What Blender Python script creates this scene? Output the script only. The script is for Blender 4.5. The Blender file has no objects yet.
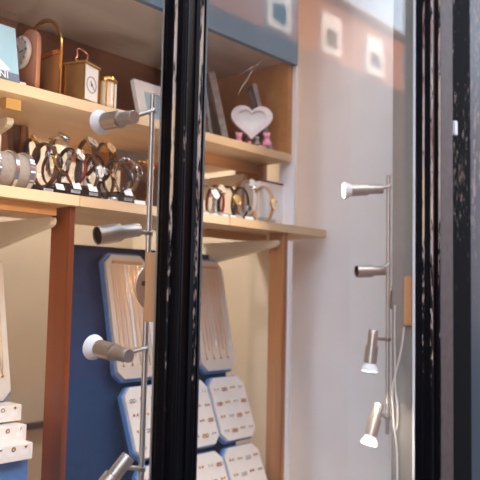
import bpy, bmesh, math, random
from mathutils import Vector, Matrix, Quaternion
random.seed(7)
PI = math.pi
SC = bpy.context.scene
COL = SC.collection

# ------------------------------------------------------------------ camera
CAM = Vector((0, 0, 1.5))
F = 700.0
A, TH, RO = math.radians(42), math.radians(4.3), math.radians(1.2)
fh = Vector((math.cos(A), math.sin(A), 0)); rh = Vector((math.sin(A), -math.cos(A), 0)); zz = Vector((0, 0, 1))
fw = math.cos(TH)*fh + math.sin(TH)*zz
up0 = -math.sin(TH)*fh + math.cos(TH)*zz
rt = math.cos(RO)*rh + math.sin(RO)*up0
up = -math.sin(RO)*rh + math.cos(RO)*up0
def ray(px, py):
    return fw + rt*((px-240)/F) + up*((240-py)/F)
def at(px, py, Y):
    d = ray(px, py); return CAM + d*(Y/d.y)
def atX(px, py, X):
    d = ray(px, py); return CAM + d*(X/d.x)
def xat(px, Y, Z):
    # world X of the point at depth Y and height Z seen in column px
    k = (px-240)/F; n = rt - fw*k
    return -(n.y*Y + n.z*(Z-CAM.z))/n.x

# ------------------------------------------------------------------ materials
def nt(name):
    m = bpy.data.materials.new(name); m.use_nodes = True
    t = m.node_tree; b = t.nodes['Principled BSDF']
    return m, t, b
def srgb(r, g, b):
    f = lambda c: (c/255/12.92) if c/255 <= .04045 else ((c/255+.055)/1.055)**2.4
    return (f(r), f(g), f(b), 1)
def plain(name, c, rough=.5, metal=0, var=.06, scale=30, bump=0, alpha=None, coat=0):
    m, t, b = nt(name)
    N = t.nodes; L = t.links
    tc = N.new('ShaderNodeTexCoord'); no = N.new('ShaderNodeTexNoise'); no.inputs['Scale'].default_value = scale
    no.inputs['Detail'].default_value = 4
    L.new(tc.outputs['Object'], no.inputs['Vector'])
    r = N.new('ShaderNodeValToRGB'); L.new(no.outputs['Fac'], r.inputs['Fac'])
    lo = tuple(x*(1-var) for x in c[:3])+(1,); hi = tuple(min(1, x*(1+var)) for x in c[:3])+(1,)
    r.color_ramp.elements[0].color = lo; r.color_ramp.elements[1].color = hi
    r.color_ramp.elements[0].position = .3; r.color_ramp.elements[1].position = .7
    L.new(r.outputs['Color'], b.inputs['Base Color'])
    b.inputs['Roughness'].default_value = rough; b.inputs['Metallic'].default_value = metal
    if coat: b.inputs['Coat Weight'].default_value = coat
    if bump:
        bp = N.new('ShaderNodeBump'); bp.inputs['Strength'].default_value = bump; bp.inputs['Distance'].default_value = .002
        L.new(no.outputs['Fac'], bp.inputs['Height']); L.new(bp.outputs['Normal'], b.inputs['Normal'])
    return m
def wood(name, c1, c2, axis='X', scale=1.0, rough=.45):
    m, t, b = nt(name); N = t.nodes; L = t.links
    tc = N.new('ShaderNodeTexCoord'); mp = N.new('ShaderNodeMapping')
    s = {'X': (1.2, 22, 22), 'Z': (22, 22, 1.2), 'Y': (22, 1.2, 22)}[axis]
    mp.inputs['Scale'].default_value = tuple(v*scale for v in s)
    L.new(tc.outputs['Object'], mp.inputs['Vector'])
    no = N.new('ShaderNodeTexNoise'); no.inputs['Scale'].default_value = 2.2; no.inputs['Detail'].default_value = 6
    no.inputs['Distortion'].default_value = .8
    L.new(mp.outputs['Vector'], no.inputs['Vector'])
    wv = N.new('ShaderNodeTexWave'); wv.inputs['Scale'].default_value = .35; wv.inputs['Distortion'].default_value = 9
    wv.inputs['Detail'].default_value = 2; wv.inputs['Detail Scale'].default_value = .6
    L.new(mp.outputs['Vector'], wv.inputs['Vector'])
    mx = N.new('ShaderNodeMix'); mx.inputs['Factor'].default_value = .4
    L.new(no.outputs['Fac'], mx.inputs[2]); L.new(wv.outputs['Fac'], mx.inputs[3])
    r = N.new('ShaderNodeValToRGB'); r.color_ramp.elements[0].color = c1; r.color_ramp.elements[1].color = c2
    r.color_ramp.elements[0].position = .25; r.color_ramp.elements[1].position = .75
    L.new(mx.outputs[0], r.inputs['Fac']); L.new(r.outputs['Color'], b.inputs['Base Color'])
    b.inputs['Roughness'].default_value = rough
    return m
def emit(name, c, s):
    m, t, b = nt(name); b.inputs['Base Color'].default_value = c
    b.inputs['Emission Color'].default_value = c; b.inputs['Emission Strength'].default_value = s
    return m
def glass(name, k0=.04, gain=1.0):
    m = bpy.data.materials.new(name); m.use_nodes = True; t = m.node_tree; t.nodes.clear(); N = t.nodes; L = t.links
    o = N.new('ShaderNodeOutputMaterial'); mx = N.new('ShaderNodeMixShader'); tr = N.new('ShaderNodeBsdfTransparent'); gl = N.new('ShaderNodeBsdfGlossy')
    gl.inputs['Roughness'].default_value = .004; tr.inputs['Color'].default_value = (.985, .99, .99, 1)
    lw = N.new('ShaderNodeLayerWeight'); lw.inputs['Blend'].default_value = .5
    p = N.new('ShaderNodeMath'); p.operation = 'POWER'; p.inputs[1].default_value = 5; L.new(lw.outputs['Facing'], p.inputs[0])
    mu = N.new('ShaderNodeMath'); mu.operation = 'MULTIPLY_ADD'; mu.inputs[1].default_value = (1-k0)*gain; mu.inputs[2].default_value = k0*gain; mu.use_clamp = True
    L.new(p.outputs[0], mu.inputs[0]); L.new(mu.outputs[0], mx.inputs['Fac'])
    L.new(tr.outputs[0], mx.inputs[1]); L.new(gl.outputs[0], mx.inputs[2]); L.new(mx.outputs[0], o.inputs['Surface'])
    return m
def peeling(name, amount, paint=srgb(5, 5, 8), tan=srgb(196, 164, 128), rough=.28):
    # gloss black paint flaked away in vertical slivers over pale and pinkish undercoats
    m, t, b = nt(name); N = t.nodes; L = t.links
    tc = N.new('ShaderNodeTexCoord'); mp = N.new('ShaderNodeMapping'); mp.inputs['Scale'].default_value = (150, 150, 26)
    L.new(tc.outputs['Object'], mp.inputs['Vector'])
    no = N.new('ShaderNodeTexNoise'); no.inputs['Scale'].default_value = 1; no.inputs['Detail'].default_value = 5; no.inputs['Roughness'].default_value = .7
    L.new(mp.outputs['Vector'], no.inputs['Vector'])
    mp2 = N.new('ShaderNodeMapping'); mp2.inputs['Scale'].default_value = (30, 30, 5); L.new(tc.outputs['Object'], mp2.inputs['Vector'])
    n2 = N.new('ShaderNodeTexNoise'); n2.inputs['Scale'].default_value = 1; L.new(mp2.outputs['Vector'], n2.inputs['Vector'])
    # wear grows with height on the bar
    sp = N.new('ShaderNodeSeparateXYZ'); L.new(tc.outputs['Object'], sp.inputs[0])
    mr = N.new('ShaderNodeMapRange'); mr.inputs['From Min'].default_value = .50; mr.inputs['From Max'].default_value = 1.0; b.inputs['Specular IOR Level'].default_value = .10
    mr.inputs['To Min'].default_value = -.16; mr.inputs['To Max'].default_value = .06
    L.new(sp.outputs['Z'], mr.inputs['Value'])
    ad = N.new('ShaderNodeMath'); ad.operation = 'ADD'; L.new(no.outputs['Fac'], ad.inputs[0]); L.new(mr.outputs[0], ad.inputs[1])
    a2 = N.new('ShaderNodeMath'); a2.operation = 'MULTIPLY_ADD'; a2.inputs[1].default_value = .35; L.new(n2.outputs['Fac'], a2.inputs[0]); L.new(ad.outputs[0], a2.inputs[2])
    r = N.new('ShaderNodeValToRGB'); r.color_ramp.elements[0].color = (0, 0, 0, 1); r.color_ramp.elements[1].color = (1, 1, 1, 1)
    th = .92-amount; r.color_ramp.elements[0].position = max(0, th-.02); r.color_ramp.elements[1].position = min(1, th+.02)
    L.new(a2.outputs[0], r.inputs['Fac'])
    r2 = N.new('ShaderNodeValToRGB'); r2.color_ramp.elements[0].color = srgb(120, 78, 66); r2.color_ramp.elements[1].color = tan
    e = r2.color_ramp.elements.new(.55); e.color = srgb(168, 150, 140)
    r2.color_ramp.elements[0].position = .35; r2.color_ramp.elements[2].position = .68; L.new(n2.outputs['Fac'], r2.inputs['Fac'])
    mx = N.new('ShaderNodeMix'); mx.data_type = 'RGBA'; L.new(r.outputs['Color'], mx.inputs[0])
    mx.inputs[6].default_value = paint; L.new(r2.outputs['Color'], mx.inputs[7]); L.new(mx.outputs[2], b.inputs['Base Color'])
    rr = N.new('ShaderNodeMapRange'); rr.inputs['To Min'].default_value = rough; rr.inputs['To Max'].default_value = .85
    L.new(r.outputs['Color'], rr.inputs['Value']); L.new(rr.outputs[0], b.inputs['Roughness'])
    bp = N.new('ShaderNodeBump'); bp.inputs['Strength'].default_value = .5; bp.inputs['Distance'].default_value = .001; bp.invert = True
    L.new(r.outputs['Color'], bp.inputs['Height']); L.new(bp.outputs['Normal'], b.inputs['Normal'])
    return m
def brickmat(name):
    m, t, b = nt(name); N = t.nodes; L = t.links
    tc = N.new('ShaderNodeTexCoord'); sp = N.new('ShaderNodeSeparateXYZ'); cb = N.new('ShaderNodeCombineXYZ')
    L.new(tc.outputs['Object'], sp.inputs[0]); L.new(sp.outputs['X'], cb.inputs['X']); L.new(sp.outputs['Z'], cb.inputs['Y'])
    br = N.new('ShaderNodeTexBrick'); br.inputs['Scale'].default_value = 4
    br.inputs['Color1'].default_value = srgb(168, 100, 66); br.inputs['Color2'].default_value = srgb(150, 86, 58); br.inputs['Mortar'].default_value = srgb(160, 138, 118)
    L.new(cb.outputs[0], br.inputs['Vector']); L.new(br.outputs['Color'], b.inputs['Base Color']); b.inputs['Roughness'].default_value = .9
    return m

M = {}
M['cream'] = plain('cream_wall_paint', srgb(208, 194, 174), .8, var=.04, scale=5)
M['white_plaster'] = plain('white_plaster', srgb(236, 234, 236), .75, var=.03, scale=7, bump=.1)
M['white_paint'] = plain('white_paint', srgb(238, 238, 240), .55, var=.02, scale=9)
M['beige_paint'] = plain('beige_paint', srgb(140, 134, 128), .6, var=.05, scale=14)
M['shelf_wood'] = wood('pale_shelf_wood', srgb(206, 172, 132), srgb(226, 194, 156), 'X', .7)
M['dark_wood'] = wood('orange_brown_wood', srgb(108, 60, 34), srgb(138, 82, 50), 'Z', 1)
M['pine'] = wood('pine_wood', srgb(146, 92, 50), srgb(186, 130, 82), 'Z', 1.2)
M['batten'] = wood('batten_wood', srgb(178, 122, 70), srgb(200, 142, 86), 'X', 1)
M['back_wood'] = wood('brown_back_panel', srgb(104, 66, 44), srgb(134, 88, 62), 'X', .6)
M['top_wood'] = wood('tan_top_board', srgb(204, 194, 184), srgb(220, 210, 200), 'X', .5)
M['block_wood'] = wood('raw_block_wood', srgb(190, 132, 84), srgb(214, 160, 112), 'Z', 2, .7)
M['fascia'] = plain('slate_blue_paint', srgb(94, 126, 148), .55, var=.06, scale=8)
M['bracket'] = plain('cream_bracket_enamel', srgb(222, 206, 178), .4, var=.02)
M['blue'] = plain('blue_velvet', srgb(30, 60, 100), .9, var=.10, scale=40, bump=.2)
M['tray_blue'] = plain('light_blue_felt', srgb(92, 136, 196), .8, var=.06, scale=60)
M['navy'] = plain('navy_felt', srgb(30, 50, 84), .9, var=.1, scale=60)
M['pad'] = plain('cream_leatherette', srgb(236, 226, 214), .55, var=.025, scale=40)
M['necklace_pad'] = plain('warm_leatherette', srgb(212, 200, 186), .6, var=.03, scale=40)
M['steel'] = plain('brushed_nickel', srgb(190, 181, 170), .34, .85, var=.05, scale=80)
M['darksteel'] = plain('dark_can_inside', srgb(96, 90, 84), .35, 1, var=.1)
M['silver'] = plain('polished_silver', srgb(222, 222, 224), .2, 1, var=.04, scale=200)
M['whitemetal'] = plain('white_metal', srgb(236, 234, 230), .3, .35, var=.03)
M['gold'] = plain('polished_brass', srgb(224, 178, 98), .22, 1, var=.05, scale=60)
M['rosegold'] = plain('copper_gold', srgb(214, 150, 112), .25, 1, var=.05)
M['brassdark'] = plain('aged_brass', srgb(188, 148, 92), .35, .8, var=.1, scale=20)
M['bulb'] = plain('frosted_lamp_glass', srgb(240, 238, 236), .35, var=.02)
M['lit'] = emit('glowing_lamp_glass', (1, .93, .82, 1), 14)
M['black'] = plain('black_acrylic', srgb(22, 23, 28), .25, var=.1, coat=.3)
M['leather_black'] = plain('black_leather', srgb(26, 25, 27), .5, var=.2, scale=200, bump=.2)
M['leather_brown'] = plain('brown_leather', srgb(74, 46, 34), .5, var=.2, scale=200, bump=.2)
M['leather_tan'] = plain('tan_leather', srgb(196, 150, 108), .55, var=.1, scale=200)
M['leather_red'] = plain('red_leather', srgb(140, 34, 44), .5, var=.15, scale=200)
M['plate'] = plain('pale_nameplate', srgb(170, 176, 182), .35, var=.03)
M['ink'] = plain('dark_print', srgb(58, 60, 70), .6, var=.02)
M['whiteink'] = plain('white_print', srgb(240, 240, 240), .6, var=.02)
M['card'] = plain('white_card', srgb(236, 234, 232), .6, var=.02)
M['dialwhite'] = plain('white_dial', srgb(236, 234, 228), .3, var=.02)
M['dialcream'] = plain('cream_dial', srgb(232, 212, 178), .3, var=.03)
M['dialdark'] = plain('dark_dial', srgb(44, 38, 38), .2, var=.1)
M['dialgold'] = plain('champagne_dial', srgb(206, 172, 112), .25, .4, var=.05)
M['cuff'] = plain('clear_cuff_plastic', srgb(220, 214, 206), .2, var=.02)
M['greyvelvet'] = plain('grey_velvet', srgb(142, 132, 124), .9, var=.08, scale=150, bump=.3)
M['lilac'] = plain('pale_lilac_resin', srgb(232, 222, 222), .4, var=.03, scale=60, bump=.2)
M['pink'] = plain('pink_resin', srgb(240, 160, 186), .4, var=.04)
M['greyresin'] = plain('grey_resin', srgb(150, 144, 146), .5, var=.06)
M['patina'] = plain('mottled_silver_frame', srgb(142, 140, 138), .45, .3, var=.3, scale=70, bump=.4)
M['pewter'] = plain('pewter_frame', srgb(142, 140, 140), .5, .3, var=.1, scale=50)
M['paleblue'] = plain('pale_blue_print', srgb(158, 196, 208), .4, var=.08, scale=12)
M['greyband'] = plain('grey_blue_print', srgb(98, 112, 130), .5, var=.04)
M['acrylic'] = glass('clear_acrylic', .05, 1.0)
M['pane'] = glass('window_glass', .04, .9)
M['brownpaint'] = plain('worn_brown_paint', srgb(74, 62, 58), .6, var=.2, scale=40)
M['blackpaint'] = plain('black_gloss_paint', srgb(16, 16, 20), .25, var=.2, scale=20)
M['peel_body'] = peeling('peeling_black_paint_body', -.06)
M['peel_light'] = peeling('peeling_black_paint', .225)
M['peel_sparse'] = peeling('sparsely_peeled_black_paint', .06)
M['peel_heavy'] = peeling('heavily_peeled_black_paint', .245)
M['recess_shade'] = peeling('flecked_recess_shade_board', .05, srgb(8, 7, 7), srgb(110, 92, 80), .9); M['slate_door'] = peeling('flecked_slate_door', .10, srgb(62, 72, 80), srgb(150, 140, 130))  # first: recess shade put into matte black; second: tan flecks denser towards the top
M['yellow_wood'] = wood('yellow_block_wood', srgb(206, 160, 92), srgb(222, 178, 112), 'X', 1)
M['deep_wood'] = wood('deep_orange_wood', srgb(100, 42, 4), srgb(132, 60, 10), 'Z', 1)
M['pinkwood'] = wood('pinkish_mahogany', srgb(186, 122, 92), srgb(214, 158, 128), 'Z', 1.5)
M['brick'] = brickmat('orange_brick'); M['brick_far'] = M['brick']
M['slate'] = plain('roof_slate', srgb(140, 122, 112), .8, var=.15, scale=3)
M['tarmac'] = plain('tarmac', srgb(92, 92, 94), .9, var=.1)
M['darkroom'] = plain('dark_curtain', srgb(36, 36, 42), .9, var=.2)
M['cord'] = plain('white_cord', srgb(216, 206, 194), .5, var=.02)
M['darkbrown'] = plain('dark_brown_leatherette', srgb(86, 54, 38), .6, var=.1, scale=30)
M['redlining'] = plain('red_lining', srgb(170, 30, 40), .8, var=.1)
M['thread'] = plain('cobweb_thread', srgb(230, 222, 210), .7, var=.02)
M['floorwood'] = wood('display_floor_wood', srgb(150, 110, 74), srgb(176, 134, 94), 'X', .6)

# ------------------------------------------------------------------ mesh builder
def frame(zdir, hint=Vector((0, 0, 1))):
    z = Vector(zdir).normalized()
    if abs(z.dot(hint)) > .98: hint = Vector((0, 1, 0))
    x = hint.cross(z).normalized(); y = z.cross(x)
    return Matrix((x, y, z)).transposed()
class MB:
    def __init__(s): s.bm = bmesh.new()
    def _v(s, pts, mtx):
        return [s.bm.verts.new((mtx @ Vector(p)) if mtx else Vector(p)) for p in pts]
    def box(s, x0, x1, y0, y1, z0, z1, mtx=None, bev=0):
        v = s._v([(x, y, z) for x in (x0, x1) for y in (y0, y1) for z in (z0, z1)], mtx)
        fs = [s.bm.faces.new([v[i] for i in q]) for q in ((0, 1, 3, 2), (4, 6, 7, 5), (0, 4, 5, 1), (2, 3, 7, 6), (0, 2, 6, 4), (1, 5, 7, 3))]
        if bev:
            es = {e for f in fs for e in f.edges}
            bmesh.ops.bevel(s.bm, geom=list(es), offset=bev, segments=2, affect='EDGES', profile=.6)
        return s
    def prism(s, poly, d0, d1, mtx=None):
        # polygon in local xy, extruded along local z
        a = s._v([(x, y, d0) for x, y in poly], mtx); b = s._v([(x, y, d1) for x, y in poly], mtx)
        n = len(poly); s.bm.faces.new(a[::-1]); s.bm.faces.new(b)
        for i in range(n): s.bm.faces.new((a[i], a[(i+1) % n], b[(i+1) % n], b[i]))
        return s
    def ringprism(s, outer, inner, d0, d1, mtx=None):
        n = len(outer)
        L = [s._v([(x, y, d) for x, y in p], mtx) for p, d in ((outer, d0), (outer, d1), (inner, d1), (inner, d0))]
        for i in range(n):
            j = (i+1) % n
            for k in range(4):
                a, b = L[k], L[(k+1) % 4]
                s.bm.faces.new((a[i], a[j], b[j], b[i]))
        return s
    def lathe(s, prof, mtx=None, seg=24, caps=True):
        rings = []
        for r, z in prof:
            r = max(r, 1e-5)
            rings.append(s._v([(r*math.cos(2*PI*i/seg), r*math.sin(2*PI*i/seg), z) for i in range(seg)], mtx))
        for a, b in zip(rings, rings[1:]):
            for i in range(seg):
                j = (i+1) % seg; s.bm.faces.new((a[i], a[j], b[j], b[i]))
        if caps: s.bm.faces.new(rings[0][::-1]); s.bm.faces.new(rings[-1])
        return s
    def cyl(s, p0, p1, r, seg=16, r1=None):
        p0 = Vector(p0); p1 = Vector(p1); m = Matrix.Translation(p0) @ frame(p1-p0).to_4x4(); h = (p1-p0).length
        return s.lathe([(r, 0), (r if r1 is None else r1, h)], m, seg)
    def tube(s, pts, r, seg=8, closed=False):
        P = [Vector(p) for p in pts]; n = len(P); rings = []
        up_ = Vector((0.13, .31, .94)).normalized()
        for i in range(n):
            a = P[(i-1) % n] if (closed or i > 0) else P[i]; b = P[(i+1) % n] if (closed or i < n-1) else P[i]
            f = frame(b-a, up_)
            rings.append([s.bm.verts.new(P[i] + f @ Vector((r*math.cos(2*PI*k/seg), r*math.sin(2*PI*k/seg), 0))) for k in range(seg)])
        for i in range(n if closed else n-1):
            a, b = rings[i], rings[(i+1) % n]
            for k in range(seg):
                l = (k+1) % seg; s.bm.faces.new((a[k], a[l], b[l], b[k]))
        if not closed: s.bm.faces.new(rings[0][::-1]); s.bm.faces.new(rings[-1])
        return s
    def band(s, fn, n, w, t, closed=True, links=0):
        # flat strap swept round a loop in the local YZ plane, width along X
        rings = []
        for i in range(n if closed else n+1):
            u = i/n; p, nr = fn(u)
            k = 1
            if links: k = 1 if (i % 3) else .55
            rings.append([s.bm.verts.new(Vector((sx*w/2*(k if links else 1)**.15, p[0]+nr[0]*o*k, p[1]+nr[1]*o*k))) for sx, o in ((-1, 0), (1, 0), (1, t), (-1, t))])
        m = len(rings)
        for i in range(m if closed else m-1):
            a, b = rings[i], rings[(i+1) % m]
            for k in range(4):
                l = (k+1) % 4; s.bm.faces.new((a[k], a[l], b[l], b[k]))
        if not closed: s.bm.faces.new(rings[0][::-1]); s.bm.faces.new(rings[-1])
        return s
    def build(s, name, m, parent=None, loc=None, rot=None, smooth=False):
        bmesh.ops.recalc_face_normals(s.bm, faces=s.bm.faces[:])
        me = bpy.data.meshes.new(name); s.bm.to_mesh(me); s.bm.free()
        me.materials.append(M[m] if isinstance(m, str) else m)
        if smooth:
            for p in me.polygons: p.use_smooth = True
            try: me.set_sharp_from_angle(angle=math.radians(38))
            except Exception: pass
        o = bpy.data.objects.new(name, me); COL.objects.link(o)
        if parent: o.parent = parent
        if loc is not None: o.location = loc
        if rot is not None: o.rotation_euler = rot
        return o
def tag(o, label, cat, group=None, kind=None):
    o['label'] = label; o['category'] = cat
    if group: o['group'] = group
    if kind: o['kind'] = kind
    return o
def thing(name, label, cat, loc=(0, 0, 0), rz=0, group=None):
    o = bpy.data.objects.new(name, None); o.empty_display_size = .02; COL.objects.link(o)
    o.location = loc; o.rotation_euler = (0, 0, rz); return tag(o, label, cat, group)
def copy_tree(o, parent=None):
    c = o.copy(); COL.objects.link(c)
    if parent: c.parent = parent
    for ch in list(o.children): copy_tree(ch, c)
    return c
def struct(o):
    o['kind'] = 'structure'; return o
def wbox(name, m, x0, x1, y0, y1, z0, z1, parent=None, bev=0):
    # box in world coordinates, origin at the middle of its base
    c = Vector(((x0+x1)/2, (y0+y1)/2, z0))
    o = MB().box(x0-c.x, x1-c.x, y0-c.y, y1-c.y, 0, z1-z0, bev=bev).build(name, m, parent)
    o.location = c; return o
def lettering(name, txt, size, m, parent, loc, rot, depth=.0003):
    cu = bpy.data.curves.new(name, 'FONT'); cu.body = txt; cu.size = size; cu.extrude = depth; cu.align_x = 'CENTER'; cu.align_y = 'CENTER'
    o = bpy.data.objects.new(name, cu); COL.objects.link(o)
    dg = bpy.context.evaluated_depsgraph_get(); me = bpy.data.meshes.new_from_object(o.evaluated_get(dg))
    bpy.data.objects.remove(o); me.materials.clear(); me.materials.append(M[m])
    o = bpy.data.objects.new(name, me); COL.objects.link(o); o.parent = parent; o.location = loc; o.rotation_euler = rot
    return o

# ------------------------------------------------------------------ levels read off the photograph
YG = .87                                   # outer face of the shop glass
YF = 1.35                                  # front edge of the shelves
Z_UP = at(290, 154, YF).z                  # top of the upper shelf
Z_MID = at(290, 225, YF).z                 # top of the middle shelf
Z_FAS = at(290, 62, YF-.02).z              # lower edge of the fascia
XP = at(290, 250, YF).x                    # right side of the cupboard unit
Z_FLOOR, Z_CEIL = .72, 2.66
TS = .024
XW = 1.97                                  # white end wall
XL = -.75
YB = 2.40
print('LEVELS', Z_UP, Z_MID, Z_FAS, XP)

# ------------------------------------------------------------------ the setting
XPLX = xat(71.5, YF+.02, 1.45)-.014
struct(wbox('floor', 'floorwood', XL, XW+.02, YG+.01, YB, Z_FLOOR-.03, Z_FLOOR))
struct(wbox('ceiling', 'white_paint', XL, XW+.5, YG-.02, YB+.03, Z_CEIL, Z_CEIL+.05))
struct(wbox('wall_back', 'cream', XL, XW+.03, YB, YB+.03, Z_FLOOR-.03, Z_CEIL))
struct(wbox('wall_left', 'cream', XL-.03, XL, YG, YB, Z_FLOOR-.03, Z_CEIL))
struct(wbox('wall_right', 'white_plaster', XW, XW+.03, YG+.075, YB, Z_FLOOR-.03, Z_CEIL))
# brighter board lining the front half of the end wall
yc = atX(350, 250, XW-.012).y
struct(wbox('wall_lining_right', 'white_paint', XW-.012, XW, YG+.076, yc, Z_FLOOR, Z_CEIL))
# white upright against the cupboard side
struct(wbox('trim_1', 'white_paint', XP+.002, XP+.016, YF+.002, YF+.06, Z_FLOOR, Z_MID-TS-.026))
struct(wbox('trim_10', 'white_plaster', XP+.002, XP+.010, YF-.012, YF+.05, Z_MID+.001, Z_CEIL))
# ledge on the back wall low down
zle = at(40, 425, YB-.012).z
struct(wbox('trim_2', 'brownpaint', XL, XW-.009, YB-.014, YB-.001, zle-.012, zle+.012))
struct(wbox('wall_lining_inner', 'cream', XW-.008, XW, 1.535, YB, Z_FLOOR, Z_CEIL))
struct(wbox('trim_11', 'bracket', 1.705, 1.725, 1.7505, 1.765, Z_FLOOR, Z_CEIL))
struct(wbox('trim_12', 'bracket', XPLX-.032, XPLX-.012, 1.7505, 1.765, Z_FLOOR, Z_CEIL))

# shop front bars
def bar(name, x0, x1, flip, main, bead, right=True):
    w = x1-x0
    y = YG
    poly = [(x0, y+.012), (x0, y-.012), (x0+.004, y-.016), (x0+.004, y-.030), (x0+.010, y-.036), (x0+.015, y-.031),
            (x1-.025, y-.028), (x1-.021, y-.033), (x1-.015, y-.034), (x1-.010, y-.030), (x1-.006, y-.032), (x1, y-.030), (x1, y+.012)]
    z0, z1 = Z_FLOOR, Z_CEIL
    o = struct(MB().prism([(a-x0, b-y) for a, b in poly], 0, z1-z0).build(name, main, loc=(x0, y, z0)))
    for xx, yy, r, mm in ((.0095, -.0345, .0036, 'peel_sparse' if flip else bead), (w-.0178, -.0335, .0034, bead), (.0035, -.0145, .0030, bead)):
        MB().cyl((xx, yy, 0), (xx, yy, z1-z0), r, 12).build('bead', mm, o, smooth=True)
    return o
xm0 = at(161.5, 281, YG).x; xm1 = at(201.5, 281, YG-.030).x
bar('trim_3', xm0, xm1, 1, 'peel_body', 'peel_light')
xn0 = at(417.5, 281, YG).x; xn1 = at(441, 281, YG-.030).x
bar('trim_4', xn0, xn1, 0, 'peel_body', 'peel_heavy')
# grey putty line beside the first bar, beige inner post and white lip at the second
struct(wbox('trim_5', 'beige_paint', xm0-.0002, xm0+.004, YG+.0125, YG+.0165, Z_FLOOR, Z_CEIL))
xi = at(412, 281, YG+.012).x
struct(wbox('trim_6', 'beige_paint', xn0+.002, xn1, YG+.013, YG+.075, Z_FLOOR, Z_CEIL))
struct(wbox('trim_7', 'white_paint', xn0-.003, xn0+.002, YG+.0065, YG+.0125, Z_FLOOR, Z_CEIL))
# glass
struct(wbox('window_1', 'pane', XL, xm0-.0005, YG+.002, YG+.006, Z_FLOOR, Z_CEIL))
struct(wbox('window_2', 'pane', xm1+.0005, xn0-.0035, YG+.002, YG+.006, Z_FLOOR, Z_CEIL))
# beyond the second bar: brown board, board blackened for recess shade, slate door panel
xb0 = xn1+.001; xb1 = at(453, 281, YG-.03).x
struct(wbox('trim_8', 'brownpaint', xb0, xb1, YG-.03, YG+.012, Z_FLOOR, Z_CEIL))
xs1 = at(471, 281, YG).x
struct(wbox('trim_9', 'recess_shade', xb1+.001, xs1, YG, YG+.03, Z_FLOOR, Z_CEIL))
struct(wbox('door_1', 'slate_door', xs1+.001, 3.2, YG+.02, YG+.05, Z_FLOOR, Z_CEIL))
struct(wbox('wall_return', 'darkroom', 3.2, 3.23, YG-.02, YG+.18, Z_FLOOR, Z_CEIL))
# shop's own street wall
struct(wbox('wall_front_lower', 'blackpaint', -9, 26, YG-.02, YG+.10, 0, Z_FLOOR-.031))
struct(wbox('wall_front_upper', 'brick', -9, 26, YG-.02, YG+.12, Z_CEIL+.051, 9.15))
struct(wbox('wall_front_left', 'brick', -9, XL-.031, YG-.02, YG+.12, Z_FLOOR-.03, Z_CEIL+.05))
struct(wbox('wall_front_right', 'brick', 3.24, 26, YG-.02, YG+.12, Z_FLOOR-.03, Z_CEIL+.05))
struct(wbox('ground', 'tarmac', -14, 34, -12, 3, -.1, 0))
# terrace across the street, seen only mirrored in the panes
YH = -8.0
ter = thing('terraced_house', 'orange brick terrace with white sash windows mirrored in the right pane', 'building', (10, YH, 0))
wbox('house_wall', 'brick_far', -22, 22, -4, 0, 0, 8.75, ter)
MB().prism([(-4.2, 8.76), (.25, 8.76), (.25, 8.85), (-2, 9.6), (-4.2, 9.6)], -22, 22, Matrix(((0, 0, 1, 0), (1, 0, 0, 0), (0, 1, 0, 0), (0, 0, 0, 1)))).build('roof', 'slate', ter)
for i in range(7):
    for zz0 in (7.4,):
        x = 1.9+i*2.05
        f = MB().box(-.42, .42, 0, .09, 0, 1.0).build('window_frame', 'white_paint', ter, (x, .002, zz0))
        MB().box(-.25, .25, .095, .10, .16, .60).build('window_pane', 'darkroom', f)

# ------------------------------------------------------------------ shelving
def shelf(name, x0, x1, z, label, y1=1.74, m='shelf_wood', rounded=False):
    w = x1-x0; d = y1-YF
    mb = MB()
    if rounded:
        r = .03; poly = [(0, 0)]
        poly += [(w-r+r*math.sin(a*PI/12), r-r*math.cos(a*PI/12)) for a in range(7)]
        poly += [(w, d), (0, d)]
        mb.prism(poly, -TS, 0)
    else: mb.box(0, w, 0, d, -TS, 0)
    return tag(mb.build(name, m, loc=(x0, YF, z)), label, 'shelf')
xj1 = xat(80, YF, Z_MID); xj2 = xat(230, YF, Z_MID); xe = xat(330, YF, Z_MID)
XPL0 = xat(71.5, YF+.02, 1.45)-.014; XPL1 = XPL0+.014                     # left upright
XPR0, XPR1 = XP-.022, XP                    # right upright
shelf('shelf_board', XL+.01, xj1-.001, Z_MID, 'pale wood middle shelf board carrying the grey bracelet roll and ornate watch')
shelf('shelf_board', xj1+.001, xj2-.001, Z_MID, 'pale wood middle shelf board running behind the black bar')
shelf('shelf_board', xj2+.001, xe, Z_MID, 'pale wood middle shelf board with a rounded end against the white wall', 1.7, rounded=True)
shelf('shelf_board', XL+.01, XPR1, Z_UP, 'pale wood upper shelf board holding the brass clocks and heart frame', 1.735)
tag(wbox('fascia_board', 'fascia', XL+.01, XP, YF-.02, YF-.002, Z_FAS, Z_CEIL-.002), 'slate blue painted fascia board across the top of the display', 'fascia')
tag(wbox('cabinet_top', 'top_wood', XL+.01, XPR0-.001, YF, 1.7365, Z_FAS+.012, Z_FAS+.03), 'tan board roofing the upper shelf behind the blue fascia', 'board')
tag(wbox('back_panel', 'back_wood', XL+.01, XPR0-.001, 1.737, 1.749, Z_UP+.001, Z_FAS+.032), 'brown wood panel lining the back of the upper shelf', 'panel')
zlo = Z_MID-TS-.001
tag(wbox('upright_board', 'deep_wood', XPL0, XPL1, YF+.02, YF+.095, Z_FLOOR, zlo), 'dark orange wood upright left of the blue display board', 'upright')
tag(wbox('upright_board', 'dark_wood', XPL0, XPL1, YF+.02, 1.56, Z_MID+.001, Z_UP-TS-.001) if False else wbox('upright_board', 'dark_wood', XPL0, XPL1, 1.60, 1.70, Z_MID+.001, Z_UP-TS-.001), 'orange wood upright behind the watches between the two shelves', 'upright')
tag(wbox('upright_board', 'pine', XPR0, XPR1, YF+.01, YF+.066, Z_FLOOR, zlo), 'pine wood upright with visible grain right of the earring pads', 'upright')
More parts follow.
